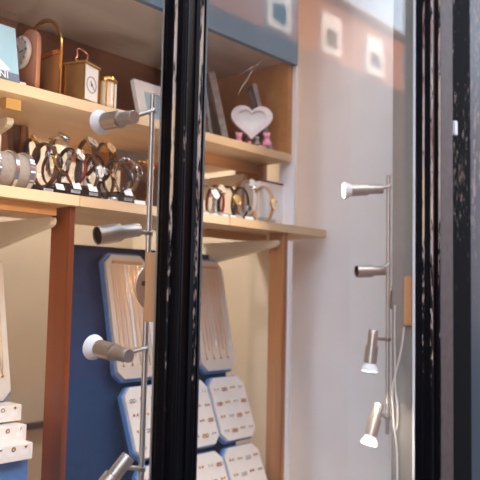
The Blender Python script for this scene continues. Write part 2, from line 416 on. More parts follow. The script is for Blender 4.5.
tag(wbox('upright_board', 'pine', XPR0, XPR1, YF+.10, YF+.22, Z_MID+.001, Z_UP-TS-.001), 'short pine upright behind the white box between the two shelves', 'upright')
tag(wbox('end_panel', 'batten', XPR0, XPR1, YF, 1.735, Z_UP+.001, Z_CEIL-.002), 'orange wood end panel right of the heart frame', 'panel')
# battens
def batten(px0, px1, z, label, h=.024, y=YF+.03):
    tag(wbox('batten', 'batten', (XL+.01 if px0 is None else xat(px0, y, z)), xat(px1, y, z), y, y+.022, z-TS-h-.0005, z-TS-.0005, bev=.001), label, 'batten')
zb = Z_MID
tag(wbox('batten', 'batten', XL+.01, XPL0-.03, YF+.03, YF+.05, zb-TS-.024, zb-TS-.0005), 'orange wood batten under the left end of the middle shelf', 'batten')
tag(wbox('batten', 'batten', xat(207, YF+.14, zb), XPR0+.075, YF+.14, YF+.16, zb-TS-.024, zb-TS-.0005), 'orange wood batten under the middle shelf by the white wall', 'batten')
tag(wbox('batten', 'batten', xat(205, YF+.12, Z_UP), xat(263, YF+.12, Z_UP), YF+.12, YF+.14, Z_UP-TS-.03, Z_UP-TS-.0005), 'orange wood batten under the right half of the upper shelf', 'batten')
tag(wbox('batten', 'yellow_wood', at(6, 106, YF+.04).x, at(21, 108, YF+.04).x, YF+.04, YF+.06, Z_UP-TS-.024, Z_UP-TS-.0005), 'short yellow wood block under the left end of the upper shelf', 'block')
tag(wbox('batten', 'batten', xat(75, 1.71, Z_UP), XPR0-.002, 1.715, 1.734, Z_UP-TS-.045, Z_UP-TS-.0005), 'long orange wood rail on the back wall under the upper shelf', 'rail')
# tapered cream brackets reaching forward from the back wall
def bracket(x, ytip, z, label):
    # profile in (y, z): deep at the wall, shallow rounded tip
    L = 1.749-ytip
    poly = [(L, 0), (L, -.085), (.014, -.022), (.004, -.017), (0, -.009), (.003, -.001), (.006, 0)]
    mtx = Matrix(((0, 0, 1, 0), (1, 0, 0, 0), (0, 1, 0, 0), (0, 0, 0, 1)))
    tag(MB().prism(poly, -.008, .008, mtx).build('shelf_bracket', 'bracket', loc=(x, ytip, z)), label, 'bracket')
bracket(XPL0-.02, YF+.055, zb-TS-.0255, 'tapered cream shelf bracket under the left end of the middle shelf')
bracket(XPR0-.016, YF+.015, zb-TS-.026, 'tapered cream shelf bracket under the middle shelf left of the pine upright')
bracket(xat(12, YF+.08, Z_UP-TS-.03), YF+.085, Z_UP-TS-.031, 'tapered cream shelf bracket under the upper shelf at the left edge')
bracket(XPR0-.03, YF+.145, Z_UP-TS-.032, 'tapered cream shelf bracket under the upper shelf by the heart frame')

# ------------------------------------------------------------------ spotlight bars
def head_mesh():
    body = MB().lathe([(.0005, 0), (.0115, .0), (.0125, .0015), (.0125, .040), (.0165, .041), (.0165, .085), (.0150, .085), (.0150, .045), (.0005, .045)], seg=28)
    return body
HEAD = {}
def spot_head(parent, pos, direction, state, arm_to, flare):
    # pos: rear centre of the body in bar coordinates
    d = Vector(direction).normalized()
    o = head_mesh().build('spot_head', 'steel', parent, pos, smooth=True)
    o.rotation_euler = d.to_track_quat('Z', 'Y').to_euler()
    if flare:
        b = MB().lathe([(.0145, .070), (.0150, .086), (.0185, .092), (.0232, .101), (.0238, .104), (.0225, .1055), (.012, .103), (.0005, .102)], seg=28).build('lamp_glass', 'bulb', o, smooth=True)
        if state != 'off':
            MB().lathe([(.0004, .1062), (.019, .1062), (.019, .1068), (.0004, .1072)], seg=24).build('lens', 'lit', o)
    else:
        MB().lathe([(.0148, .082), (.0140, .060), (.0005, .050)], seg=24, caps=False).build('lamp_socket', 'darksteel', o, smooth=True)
    # arm in head space
    inv = (Matrix.Translation(Vector(pos)) @ d.to_track_quat('Z', 'Y').to_matrix().to_4x4()).inverted()
    a = inv @ Vector(arm_to)
    k = inv @ (Vector(pos) + d*.022 + (Vector(arm_to)-Vector(pos)-d*.022).normalized()*.012)
    MB().cyl(a, k, .0042, 12).cyl(a+(a-k).normalized()*.006, a-(a-k).normalized()*.006, .0062, 12).build('arm', 'steel', o, smooth=True)
    if state != 'off':
        li = bpy.data.lights.new('lamp_light', 'SPOT'); li.energy = 5 if state == 'lit' else 4; li.color = (1, .86, .70); li.spot_size = math.radians(125); li.spot_blend = .7; li.shadow_soft_size = .02
        lo = bpy.data.objects.new('lamp_light', li); COL.objects.link(lo); lo.parent = o; lo.location = (0, 0, .112); lo.rotation_euler = (PI, 0, 0)
    return o
def light_bar(label, x, y, ztop, zbot, heads, plate_z):
    t = thing('spotlight_bar', label, 'spotlight', (x, y, zbot))
    MB().cyl((0, 0, 0), (0, 0, ztop-zbot), .0052, 16).build('rod', 'steel', t, smooth=True)
    return t
YR = YG+.086
# left bar
pt = at(153, 95, YR); xr = pt.x; z1 = pt.z; z0 = at(141, 497, YR).z
tl = light_bar('brushed steel bar of four spotlights fixed to the black bar in front', xr, YR, z1, z0, None, 0)
def rel(px, py, Y, t): return at(px, py, Y) - Vector(t.location)
zl = lambda py: at(149, py, YR).z - z0
# plate and standoff behind the wooden block
def mount(t, x, z, ydisc, yrod, xrod):
    p = MB().lathe([(.0005, 0), (.0385, 0), (.0395, .001), (.0395, .003), (.037, .0045), (.0005, .0055)], Matrix.Translation((x, ydisc, z)) @ frame((0, 1, 0)).to_4x4(), 36).build('mounting_plate', 'steel', t, smooth=True)
    MB().cyl((x-.022, ydisc-.0018, z+.006), (x-.022, ydisc+.0005, z+.006), .0045, 12).build('screw', 'darksteel', p, smooth=True)
    MB().cyl((x, ydisc+.004, z), (xrod, yrod, z), .007, 14).build('standoff', 'steel', t, smooth=True)
blk = at(149, 287, YG+.04)
zc = blk.z-z0
mount(tl, at(153, 289, YG+.062).x-xr, zc, YG+.062-YR, 0, 0)
xa, xb_ = at(145, 287, YG+.06).x, at(160, 287, YG+.0205).x+.012
tag(wbox('wooden_block', 'block_wood', xa, xb_, YG+.0205, YG+.0615, at(149, 322, YG+.04).z, at(149, 252, YG+.04).z, bev=.0015), 'raw wood packing block between the black bar and the left spotlight bar', 'block')
# heads point back into the shop, down the window, and so on
spot_head(tl, rel(134.5, 117, YR+.014, tl), (.02, 1, .06), 'lit_back', (0, 0, zl(110)), True)
spot_head(tl, rel(139, 229.5, YR+.012, tl), (-.97, .12, -.20), 'off', (0, 0, zl(233)), False)
spot_head(tl, rel(129, 356, YR+.012, tl), (0, 1, .08), 'lit_back', (0, 0, zl(348)), True)
spot_head(tl, rel(129, 456, YR+.012, tl), (-.62, .30, -.85), 'off', (0, 0, zl(467)), True)
# right bar
pt = at(388.5, 175, YR); xr2 = pt.x; z1 = pt.z; z0 = at(391, 433, YR).z
tr_ = light_bar('brushed steel bar of four spotlights in front of the white wall', xr2, YR, z1, z0, None, 0)
zr = lambda py: at(390, py, YR).z - z0
zc2 = at(400, 298, YG+.08).z-z0
xr_p = at(399, 298, YG+.070).x
mount(tr_, xr_p-xr2, zc2, YG+.076-YR-.012+.012, .0, 0)
xa, xb_ = at(403.5, 300, YG+.05).x, at(411, 300, YG+.05).x
tag(wbox('wooden_block', 'block_wood', xn0-.006, xn0+.0012, YG+.015, YG+.036, at(406, 325, YG+.05).z, at(406, 277, YG+.05).z, bev=.0015), 'raw wood packing block on the beige post by the right spotlight bar', 'block')
spot_head(tr_, rel(383, 189, YR+.008, tr_), (-.64, .70, -.06), 'lit', (0, 0, zr(187)), True)
spot_head(tr_, rel(386, 270.5, YR+.010, tr_), (-.72, .50, -.05), 'off', (0, 0, zr(265)), False)
spot_head(tr_, rel(373.5, 330, YR+.008, tr_), (-.10, .05, -.99), 'lit', (0, 0, zr(339)), True)
spot_head(tr_, rel(379, 404, YR+.008, tr_), (-.38, .05, -.92), 'lit', (0, 0, zr(417)), True)
# white flex by the right bar
def cord(name, pts, Y, r, m, label, cat):
    P = [atX(px, py, Y[0]) if isinstance(Y, tuple) else at(px, py, Y if not isinstance(Y, list) else Y[i]) for i, (px, py) in enumerate(pts)]
    # smooth with Catmull-Rom
    Q = []
    for i in range(len(P)-1):
        p0 = P[max(i-1, 0)]; p1 = P[i]; p2 = P[i+1]; p3 = P[min(i+2, len(P)-1)]
        for k in range(6):
            u = k/6; Q.append(.5*((2*p1)+(p2-p0)*u+(2*p0-5*p1+4*p2-p3)*u*u+(3*p1-p0-3*p2+p3)*u**3))
    Q.append(P[-1]); base = P[-1].copy()
    return tag(MB().tube([q-base for q in Q], r, 8).build(name, m, loc=base, smooth=True), label, cat)
cord('power_cord', [(404, 327), (402, 345), (397, 368), (393, 385), (392.5, 400), (394, 425), (397, 450), (397.5, 484)], (xn0-.003,), .0026, 'cord', 'white cord hanging from the wood block beside the right spotlights', 'cord')
cord('power_cord', [(395, 305), (394.5, 330), (395, 360), (395.5, 390), (397.5, 404), (398, 420), (396, 430)], (xn0-.003,), .0022, 'cord', 'white cord looping behind the lowest right spotlight', 'cord')

# ------------------------------------------------------------------ blue display board with pads
def boardY(z): return 1.655-.235*(1.62-z)
zt = at(105, 246, 1.63).z
bx0 = XPL1+.006; bx1 = XPR0-.03
cb = Vector((bx0, boardY(Z_FLOOR), Z_FLOOR+.001))
xtl = xat(57, boardY(zt), zt); zq = at(57, 470, 1.45).z; xql = xat(57, boardY(zq), zq)
vb = Vector((0, boardY(zt)-cb.y, zt-cb.z)); hb0 = vb.length
tag(MB().prism([(0, 0), (bx1-bx0, 0), (bx1-bx0, hb0), (xtl-bx0, hb0), (max(.0, xql-bx0), hb0*(zq-cb.z)/(zt-cb.z))], -.016, 0, Matrix((Vector((1, 0, 0)), vb.normalized(), Vector((1, 0, 0)).cross(vb.normalized()))).transposed().to_4x4()).build('display_board', 'blue', loc=cb), 'blue velvet board leaning back behind the jewellery pads', 'board')

def octo(w, h, c):
    return [(-w/2+c, 0), (w/2-c, 0), (w/2, c), (w/2, h-c), (w/2-c, h), (-w/2+c, h), (-w/2, h-c), (-w/2, c)]
def pad(xc, w, ytop, ztop, ybot, zbot, name, label, back, cat='display pad', group=None):
    # local frame: x along the shelf, y up the slope, z towards the street
    v = Vector((0, ytop-ybot, ztop-zbot)); h = v.length; ydir = v.normalized(); xdir = Vector((1, 0, 0)); zdir = xdir.cross(ydir)
    t = bpy.data.objects.new(name, None); t.empty_display_size = .02; COL.objects.link(t)
    R = Matrix((xdir, ydir, zdir)).transposed().to_4x4(); t.matrix_world = Matrix.Translation((xc, ybot, zbot)) @ R
    tag(t, label, cat, group)
    MB().prism(octo(w, h, .022), -.010, 0).build('cushion', 'pad' if 'earring' in name else 'necklace_pad', t)
    MB().prism([(x*1.06, (y-h/2)*1.045+h/2) for x, y in octo(w, h, .022)], -.026, -.0105).build('tray', 'tray_blue', t)
    if back > 0:
        MB().box(-w*.40, w*.40, h*.06, h*.92, -.026-back, -.0265).build('riser', 'navy', t)
    return t, h
COLX = [(1.285, 'left'), (1.447, 'middle'), (1.609, 'right')]
PW = .150
ROWS = [(1.600, 1.600, 1.520, 1.258), (1.500, 1.238, 1.428, 1.062), (1.432, 1.040, 1.350, .862)]
names = {('left', 0): 'tall cream necklace pad in the column behind the left spotlight bar', ('middle', 0): 'tall cream necklace pad mostly hidden behind the black bar',
         ('right', 0): 'tall cream necklace pad right of the black bar',
         ('left', 1): 'cream earring pad under the necklaces, behind the left spotlight bar', ('middle', 1): 'cream earring pad under the necklaces, half hidden by the black bar',
         ('right', 1): 'cream earring pad under the necklaces, beside the pine upright',
         ('left', 2): 'lowest cream earring pad behind the left spotlight bar', ('middle', 2): 'lowest cream earring pad half hidden by the black bar',
         ('right', 2): 'lowest cream earring pad beside the pine upright'}
def chain_mesh(L, w, pend, m, name='necklace'):
    mb = MB()
    pts = [(-w/2, L, .0016)] + [(-w/2*(1-u*.2), L*(1-u), .0016) for u in (.3, .6, .85)] + [(-w*.2, .008, .0018), (0, 0, .0018), (w*.2, .008, .0018)] + [(w/2*(1-u*.2), L*(1-u), .0016) for u in (.85, .6, .3)] + [(w/2, L, .0016)]
    mb.tube(pts, .0007, 5)
    if pend: mb.lathe([(.0004, -.003), (.0035, 0), (.0035, .001), (.0004, .003)], Matrix.Translation((0, -.003, .002)), 10)
    return mb.build(name, m, smooth=True)
def stud_mesh(m, r, kind):
    mb = MB()
    if kind == 0: mb.lathe([(.0003, 0), (r, .0005), (r*1.05, .002), (r*.6, r*.9), (.0003, r*1.1)], seg=10)
    elif kind == 1:
        mb.tube([(r*1.3*math.cos(a*PI/6), r*1.3*math.sin(a*PI/6)-r, .0016) for a in range(12)], r*.4, 6, True)
    else:
        mb.lathe([(.0003, 0), (r*.7, .0005), (r*.7, .002), (.0003, .003)], seg=8); mb.lathe([(.0003, -r*1.6), (r*.6, -r*.8), (r*.3, r*.2), (.0003, r*.4)], Matrix.Translation((0, -r*1.2, .003)) @ Matrix.Rotation(PI/2, 4, 'X'), 8)
    return mb.build('earring', m, smooth=True)
def place_on(o, t, x, y, z=.0008):
    o.parent = None; o.matrix_world = t.matrix_world @ Matrix.Translation((x, y, z))
protoN = {}; protoE = {}
used = set()
def fresh(key, store, make):
    if key not in store: store[key] = make(); return store[key]
    c = store[key].copy(); COL.objects.link(c); return c
mat_names = ['gold', 'silver', 'rosegold']
for xc, cn in COLX:
    for r, (yt, ztp, yb_, zbt) in enumerate(ROWS):
        t, h = pad(xc, PW, yt, ztp, yb_, zbt, 'necklace_pad' if r == 0 else 'earring_pad', names[(cn, r)], .012 if r == 0 else .03+.01*r, 'display pad')
        if r == 0:
            MB().box(-PW*.36, PW*.36, h-.026, h-.018, 0, .006, bev=.001).build('chain_bar', 'leather_tan', t)
            n = 8
            for k in range(n):
                m = ['gold', 'rosegold', 'gold', 'silver'][(k+int(xc*100)) % 4]
                o = fresh(('n', m, k % 2), protoN, lambda: chain_mesh(h*.80-.02*(k % 2), .008, k % 2 == 0, m))
                place_on(o, t, -PW*.37+PW*.74*k/(n-1), h*.115+.02*(k % 2))
                tag(o, {'left': 'fine chain necklace on the tall pad behind the left spotlight bar', 'middle': 'fine chain necklace on the tall pad hidden by the black bar', 'right': 'fine chain necklace on the tall pad right of the black bar'}[cn], 'necklace', 'necklaces on the tall %s pad' % cn)
        else:
            for i in range(4):
                for j in range(4):
                    kind = (i+j*2+r+int(xc*10)) % 3; m = mat_names[(i*2+j+r) % 3]
                    y = h*(.16+.22*i)
                    for s in (-1, 1):
                        o = fresh(('e', m, kind), protoE, lambda: stud_mesh(m, .0036, kind))
                        place_on(o, t, -PW*.36+PW*.72*j/3+s*.0058, y)
                        tag(o, 'tiny stud earring on the ' + names[(cn, r)].replace('cream ', ''), 'earring', 'earrings on the %s %s pad' % ('upper' if r == 1 else 'lowest', cn))

# left bay: a necklace pad and a stepped earring stand at the edge of the picture
xl = xat(11, 1.53, 1.27)
t, h = pad(xl-PW/2, PW, 1.600, 1.58, 1.525, 1.235, 'necklace_pad', 'tall cream necklace pad cut off by the left edge', .012)
for k in range(5):
    o = fresh(('n', 'gold', k % 2), protoN, lambda: chain_mesh(.26, .011, True, 'gold')); place_on(o, t, -PW*.36+PW*.72*k/4, h*.17+.02*(k % 2))
    tag(o, 'fine chain necklace on the pad at the left edge', 'necklace', 'necklaces on the pad at the left edge')
zs = [at(15, 405, 1.46).z, at(15, 426, 1.43).z, at(15, 445, 1.40).z]
xs_ = [xat(22, 1.46, zs[0]), xat(27, 1.43, zs[1]), xat(33, 1.40, zs[2])]
ws = .17
zbase = at(15, 480, 1.40).z
st = thing('earring_stand', 'white stepped earring stand in a blue tray at the lower left edge', 'display stand', (xs_[1]-ws/2, 1.45, zbase-.10))
L0 = Vector(st.location)
for i in range(3):
    y0 = 1.46-.03*i; zt_ = zs[i]; x1 = xs_[i]
    s_ = MB().box(x1-ws-L0.x, x1-L0.x, y0-L0.y, y0+.055-L0.y, zt_-.036-L0.z, zt_-L0.z, Matrix.Identity(4), bev=.002).build('step', 'pad', st)
    for k in range(5):
        MB().box(-.0085, .0085, -.0006, 0, -.005, .005).box(-.006, .006, -.0009, -.0006, -.0012, .0002).build('price_label', 'card', s_, (x1-L0.x-.02-k*.032, y0-L0.y-.0002, zt_-L0.z-.019))
MB().box(xs_[1]-ws-.01-L0.x, xs_[1]+.006-L0.x, 1.43-L0.y, 1.55-L0.y, 0, zs[2]-.037-L0.z).build('tray', 'tray_blue', st)
MB().box(xs_[1]-ws-L0.x, xs_[1]-.008-L0.x, 1.515-L0.y, 1.56-L0.y, zs[2]-.0365-L0.z, zs[0]-.037-L0.z).build('riser', 'tray_blue', st)
for i in range(3):
    for k in range(5):
        m = mat_names[(i+k) % 3]; kind = (i*2+k) % 2
        o = fresh(('e', m, kind), protoE, lambda: stud_mesh(m, .0036, kind))
        o.parent = None; o.matrix_world = Matrix.Translation((xs_[i]-.018-k*.03, 1.46-.03*i-.0002, zs[i]-.006)) @ Matrix.Rotation(PI/2, 4, 'X') @ Matrix.Scale(.85, 4)
        tag(o, ['tiny earring on the top step of the stand at the left edge', 'tiny earring on the middle step of the stand at the left edge', 'tiny earring on the bottom step of the stand at the left edge'][i], 'earring', 'earrings on the %s step' % ['top', 'middle', 'bottom'][i])
tag(wbox('blue_plinth', 'blue', XL+.02, xs_[1]+.004, 1.40, 1.60, Z_FLOOR, zbase-.101), 'blue covered plinth under the stepped earring stand', 'plinth')

# ------------------------------------------------------------------ watches
def loopfn(a, b):
    def fn(u):
        th = 2*PI*u; p = (b*math.cos(th), a*math.sin(th)); n = Vector((math.cos(th)/b, math.sin(th)/a)).normalized()
        return p, (n.x, n.y)
    return fn
def watch(label, px, py, Y, hpx, strap, case, dial, phi, rz=0, w=.018, links=False, group=None, case_r=.017, thin=.6, name='wrist_watch'):
    """ring standing on a cuff; px, py = centre of its loop in the photo, hpx = loop height there, phi = angle of the dial above the front"""
    c = at(px, py, Y); depth = (c-CAM).dot(fw); a = hpx*depth/F/2; b = a*thin
    if px < 180: rz += .36
    w *= .8
    t = thing(name, label, 'watch', (c.x, c.y, c.z-a), rz, group)
    fn0 = loopfn(a, b); fn = lambda u: ((fn0(u)[0][0], fn0(u)[0][1]+a), fn0(u)[1])
    MB().band(fn, 48, w, .0034, True, links).build('strap', strap, t)
    ph = PI-phi
    p, n = fn(ph/(2*PI)); P = Vector((0, p[0], p[1])); Nn = Vector((0, n[0], n[1]))
    m = Matrix.Translation(P+Nn*.002) @ frame(Nn, Vector((1, 0, 0))).to_4x4()
    cs = MB().lathe([(.0005, 0), (case_r*.94, 0), (case_r, .002), (case_r, .0055), (case_r*.90, .0075), (case_r*.86, .0068), (.0005, .0066)], m, 24).build('case', case, t, smooth=True)
    MB().lathe([(.0003, .0067), (case_r*.85, .0067), (case_r*.85, .0071), (.0003, .0071)], m, 24).build('dial', dial, cs)
    hd = MB()
    hd.box(-.0006, .0006, 0, case_r*.72, .0074, .0078, m @ Matrix.Rotation(.9, 4, 'Z')); hd.box(-.0008, .0008, 0, case_r*.5, .0074, .0078, m @ Matrix.Rotation(-1.2, 4, 'Z'))
    hd.build('hands', 'ink' if dial != 'dialdark' else 'silver', cs)
    MB().cyl(m @ Vector((0, case_r, .004)), m @ Vector((0, case_r+.003, .004)), .0022, 10).build('crown', case, cs, smooth=True)
    return t, c, a, b
def cuff_stand(label, c, a, b, base_m, x0, x1, y0, zbase, hb, plate=True, tagcard=True, word=None, dep=.05):
    """black stand: base block with a nameplate, a neck and a clear collar inside the watch"""
    t = thing('watch_stand', label, 'watch stand', ((x0+x1)/2, y0, zbase))
    w = x1-x0
    poly = [(0, 0), (dep, 0), (dep, hb+.004), (.010, hb+.004), (0, hb-.003)]
    MB().prism([(p, q) for p, q in poly], -w/2, w/2, Matrix(((0, 0, 1, 0), (1, 0, 0, 0), (0, 1, 0, 0), (0, 0, 0, 1)))).build('base', base_m, t)
    L = Vector(t.location)
    fn0 = loopfn(a-.004, b-.004)
    fn = lambda u: fn0((u*.72-.11+.0) % 1.0)
    cc = c-L
    mb = MB(); mb.band(fn, 30, .013, .0014, False); 
    for v in mb.bm.verts: v.co += cc
    mb.build('collar', 'acrylic', t)
    zb_ = c.z-a-L.z
    top = Vector((cc.x, cc.y+.0, c.z-a-.0012-L.z)); 
    if top.z > hb+.006: MB().box(top.x-.005, top.x+.005, top.y-.003, top.y+.003, hb+.0045, top.z).build('neck', 'cuff', t)
    if plate:
        p = MB().box(-.0125, .0125, -.0008, 0, -.0035, .0035, bev=.0003).build('nameplate', 'plate', t, (0, -.0001, hb*.42))
        if word: lettering('lettering', word, .0052, 'ink', p, (0, -.0010, -.0002), (PI/2, 0, 0))
    return t
def price_tag(px, py, Y, wpx, hpx, label, group, lean=.5, rz=0):
    c = at(px, py, Y); d = (c-CAM).dot(fw); w = wpx*d/F; h = hpx*d/F
    t = tag(MB().box(-w/2, w/2, -.0006, .0006, 0, h, Matrix.Rotation(-lean, 4, 'X')).build('price_tag', 'card', loc=(c.x, c.y, c.z-h/2), rot=(0, 0, rz)), label, 'price tag', group)
    return t

# grey bracelet roll with bangles at the left edge
cR = at(12, 173, YF+.055); rR = .041
rl = thing('bracelet_roll', 'grey velvet bracelet roll at the left end of the middle shelf', 'display roll', (cR.x, YF+.055, Z_MID+.0005))
MB().lathe([(.0005, -.12), (rR-.004, -.12), (rR, -.116), (rR, .035), (rR-.004, .039), (.0005, .039)], Matrix.Translation((0, 0, rR)) @ frame((1, 0, 0)).to_4x4(), 40).build('roll', 'greyvelvet', rl, smooth=True)
xr34 = xat(30, YF+.03, Z_MID+.05)
for k, (px, lab, w, lk) in enumerate([(31, 'silver link bracelet on the right end of the grey roll', .011, True), (16, 'plain white metal bangle round the middle of the grey roll', .008, False), (-2, 'narrow silver bracelet on the grey roll at the left edge', .008, True)]):
    x = xat(px, YF+.02, Z_MID+.05)
    o = MB().band(loopfn(rR+.0022, rR+.0022), 72, w, .0026, True, lk).build('bracelet', 'silver', loc=(x, YF+.055, Z_MID+.0005+rR))
    tag(o, lab, 'bracelet')

W = []
def stand_for(wt, label, px0, px1, hb=.026, y0=None, word='CITIZEN', plate=True, z=None):
    t, c, a, b = wt
    y = y0 if y0 is not None else c.y-.026
    zb_ = z if z is not None else Z_MID+.0005
    return cuff_stand(label, c, a, b, 'black', xat(px0, y, zb_), xat(px1, y, zb_), y, zb_, hb, plate, word=word)
G = None
YA, YBk = YF+.045, YF+.115
w1 = watch('black leather strap watch at the back above the right end of the grey roll', 31, 153, YBk, 26, 'leather_black', 'gold', 'dialcream', 1.0, .1)
stand_for(w1, 'tall black stand behind the ornate dark and gold watch', 24, 38, .02, plate=False)
w2 = watch('ornate dark and gold watch next to the grey bracelet roll', 44.5, 165, YA, 42, 'leather_brown', 'gold', 'dialdark', .15, .15, w=.022, case_r=.019)
stand_for(w2, 'leftmost black stand with a nameplate, under the ornate dark and gold watch', 36, 60, .012)
w3 = watch('silver bracelet watch with a dark dial on top, third from the left', 58, 158, YBk-.03, 42, 'silver', 'silver', 'dialdark', 1.2, .0, w=.02, links=True)
stand_for(w3, 'black stand under the silver bracelet watch with a dark dial', 55, 64, .014, plate=False)
w4 = watch('black and white banded watch left of the red strap watch', 69, 169, YA, 40, 'leather_black', 'silver', 'dialwhite', .7, .12, w=.016)
stand_for(w4, 'black stand with a nameplate under the black and white watch', 66, 84.5)
w5 = watch('red leather strap watch with a champagne dial', 76, 168, YA+.03, 32, 'leather_red', 'gold', 'dialgold', .9, .1, w=.012, case_r=.013)
stand_for(w5, 'low black stand behind, under the red strap watch', 70, 79, .018, plate=False)
w6 = watch('brown strap watch with a white tilted dial, topmost of the row behind the spotlights', 86, 158, YBk, 34, 'leather_brown', 'silver', 'dialwhite', .95, -.15, w=.016, case_r=.019)
stand_for(w6, 'black stand at the back under the white tilted dial watch', 84, 92, .014, plate=False)
w7 = watch('dark strap watch with a silver dial in front of the white tilted dial', 87, 174, YA, 38, 'leather_brown', 'silver', 'dialwhite', .1, .1, w=.016)
stand_for(w7, 'black stand with a nameplate at the joint between two shelf boards', 85.5, 101)
w8 = watch('dark strap watch with a cream dial standing at the back', 103, 162, YBk, 36, 'leather_brown', 'gold', 'dialcream', .75, -.2, w=.015)
stand_for(w8, 'black stand at the back under the cream dial watch', 100, 112, .022, plate=False)
w9 = watch('black leather loop watch left of the silver bracelet by the steel rod', 116, 178, YA, 34, 'leather_black', 'leather_black', 'dialdark', .2, .2, w=.02, case_r=.016, thin=.75)
stand_for(w9, 'small black stand under the black leather loop watch', 110, 119.5, .02, plate=False)
w10 = watch('wide silver bracelet watch right of the black leather loop', 126, 176, YA+.006, 34, 'silver', 'silver', 'dialdark', .3, .1, w=.02, links=True, thin=.7)
stand_for(w10, 'black stand with a nameplate under the wide silver bracelet watch', 120.5, 135.5)
w11 = watch('gold bracelet watch with a black inner band by the steel rod', 141, 182, YA+.01, 40, 'gold', 'gold', 'dialwhite', .9, .1, w=.018, links=True)
stand_for(w11, 'black stand under the gold bracelet watch by the steel rod', 137, 146, .016, plate=False)
w12 = watch('gold watch with a white dial squeezed between the ornate watch and the silver bracelet', 52, 170, YA+.012, 30, 'leather_brown', 'gold', 'dialwhite', .2, .25, w=.012, case_r=.012)
stand_for(w12, 'low stand under the gold watch beside the ornate watch', 50.5, 54.5, .018, plate=False, y0=YF+.075)
w13 = watch('slim dark watch with a silver dial left of the cream dial watch', 95, 171, YBk-.02, 30, 'leather_black', 'silver', 'dialwhite', .0, .1, w=.012, case_r=.013)
stand_for(w13, 'low stand at the back under the slim dark watch', 93.5, 98.5, .018, plate=False)
w14 = watch('brown strap watch low behind the black leather loop', 106, 184, YA+.03, 24, 'leather_brown', 'rosegold', 'dialcream', .6, .1, w=.014, case_r=.012)
stand_for(w14, 'low black stand with a nameplate behind the flat silver watch', 101.5, 109.5, .018)
# watch lying flat on the shelf
c = at(113, 199, YF+.02); 
lt = thing('wrist_watch', 'small silver watch lying flat on the shelf between two black stands', 'watch', (c.x, c.y, Z_MID+.0005), .3)
MB().box(-.030, .030, -.006, .006, 0, .003, bev=.001).build('strap', 'silver', lt)
mm = Matrix.Translation((0, 0, .0032))
q = MB().lathe([(.0005, 0), (.011, 0), (.012, .003), (.0105, .006), (.0005, .0058)], mm, 20).build('case', 'silver', lt, smooth=True)
MB().lathe([(.0003, .0059), (.0098, .0059), (.0098, .0063), (.0003, .0063)], mm, 20).build('dial', 'dialwhite', q)
# white price cards on the stands
for k, (px, py, wp, hp, lab) in enumerate([(61, 186, 9, 7, 'white price tag below the silver bracelet watch with a dark dial'), (78, 185, 9, 8, 'white price tag below the red strap watch'),
      (94, 187, 10, 9, 'white price tag below the white tilted dial watch'), (129.5, 191, 10, 9, 'white price tag below the wide silver bracelet watch'), (99, 176, 8, 9, 'white price tag standing behind at the joint of the shelf boards')]):
    price_tag(px, py, YF+.0155+.02*(k == 4), wp, hp, lab, None, .55)
price_tag(140.5, 205, YF+.012, 14, 9, 'blank pale grey card standing by the steel rod', None, .15)

# right half of the middle shelf
wr1 = watch('silver watch nearest the right side of the black bar', 206, 202, YA, 34, 'silver', 'silver', 'dialwhite', .4, .1, links=True)
wr2 = watch('pink strap watch second from the right side of the black bar', 215, 203, YA+.02, 34, 'leather_red', 'silver', 'dialcream', .8, .1, w=.012)
wr3 = watch('black and gold watch third from the right side of the black bar', 227, 204, YA, 34, 'leather_black', 'gold', 'dialgold', .2, .1)
wr4 = watch('thin black ring watch left of the white round dial', 240, 204, YA+.005, 32, 'leather_black', 'silver', 'dialdark', -.3, .1, w=.010, case_r=.010)
wr5 = watch('white strap watch with a large round white dial', 247, 199, YA+.03, 36, 'cuff', 'silver', 'dialwhite', .8, -.1, case_r=.021)
wr6 = watch('tan strap watch with a cream gold dial left of the clear box', 263, 205, YF+.016, 36, 'leather_tan', 'gold', 'dialcream', .0, .15, case_r=.019)
for k, (wt, p0, p1, lab) in enumerate([(wr1, 203, 209.5, 'small black stand under the silver watch right of the black bar'), (wr2, 211, 219, 'small black stand under the pink strap watch'), (wr3, 221, 231, 'small black stand under the black and gold watch'),
          (wr4, 236, 243, 'small black stand under the thin black ring watch'), (wr5, 244.5, 254, 'small black stand under the white strap watch'), (wr6, 259, 270, 'small black stand under the tan strap watch')]):
    cuff_stand(lab, wt[1], wt[2], wt[3], 'plate', xat(p0, YA-.02, Z_MID), xat(p1, YA-.02, Z_MID), (YA-.02 if k < 4 else YA if k == 4 else YF+.002), Z_MID+.0005, .010, False, dep=.028)
for k, (px, wp, lab) in enumerate([(208, 7, 'white tag under the silver watch right of the black bar'), (216, 7, 'white tag under the pink strap watch'), (226.5, 7, 'white tag under the black and gold watch'), (234.5, 8, 'white tag left of the thin black ring watch'), (250.5, 12, 'white tag under the large round white dial'), (274, 13, 'white tag in front of the clear box')]):
    price_tag(px, 217+.09*(px-208), YF+.012, wp, 9, lab, None, .25)
c0 = at(259, 200, YF+.032); c1 = at(288, 200, YF+.032)
bz = Z_MID+.0005; bh = at(272, 184, YF+.04).z-bz
gb = thing('display_box', 'pale cream box with a brown lid edge at the right end of the watches', 'box', ((c0.x+c1.x)/2, YF+.063, bz))
wg = (c1.x-c0.x)/2
MB().box(-wg, wg, -.03, .03, 0, bh, bev=.002).build('body', 'pad', gb)
MB().box(-wg-.001, wg+.001, -.031, .031, bh+.0005, bh+.006, bev=.001).build('lid', 'leather_brown', gb)
MB().box(-wg*.8, wg*.8, -.0315, -.0306, bh*.15, bh*.8).build('front_label', 'card', gb)

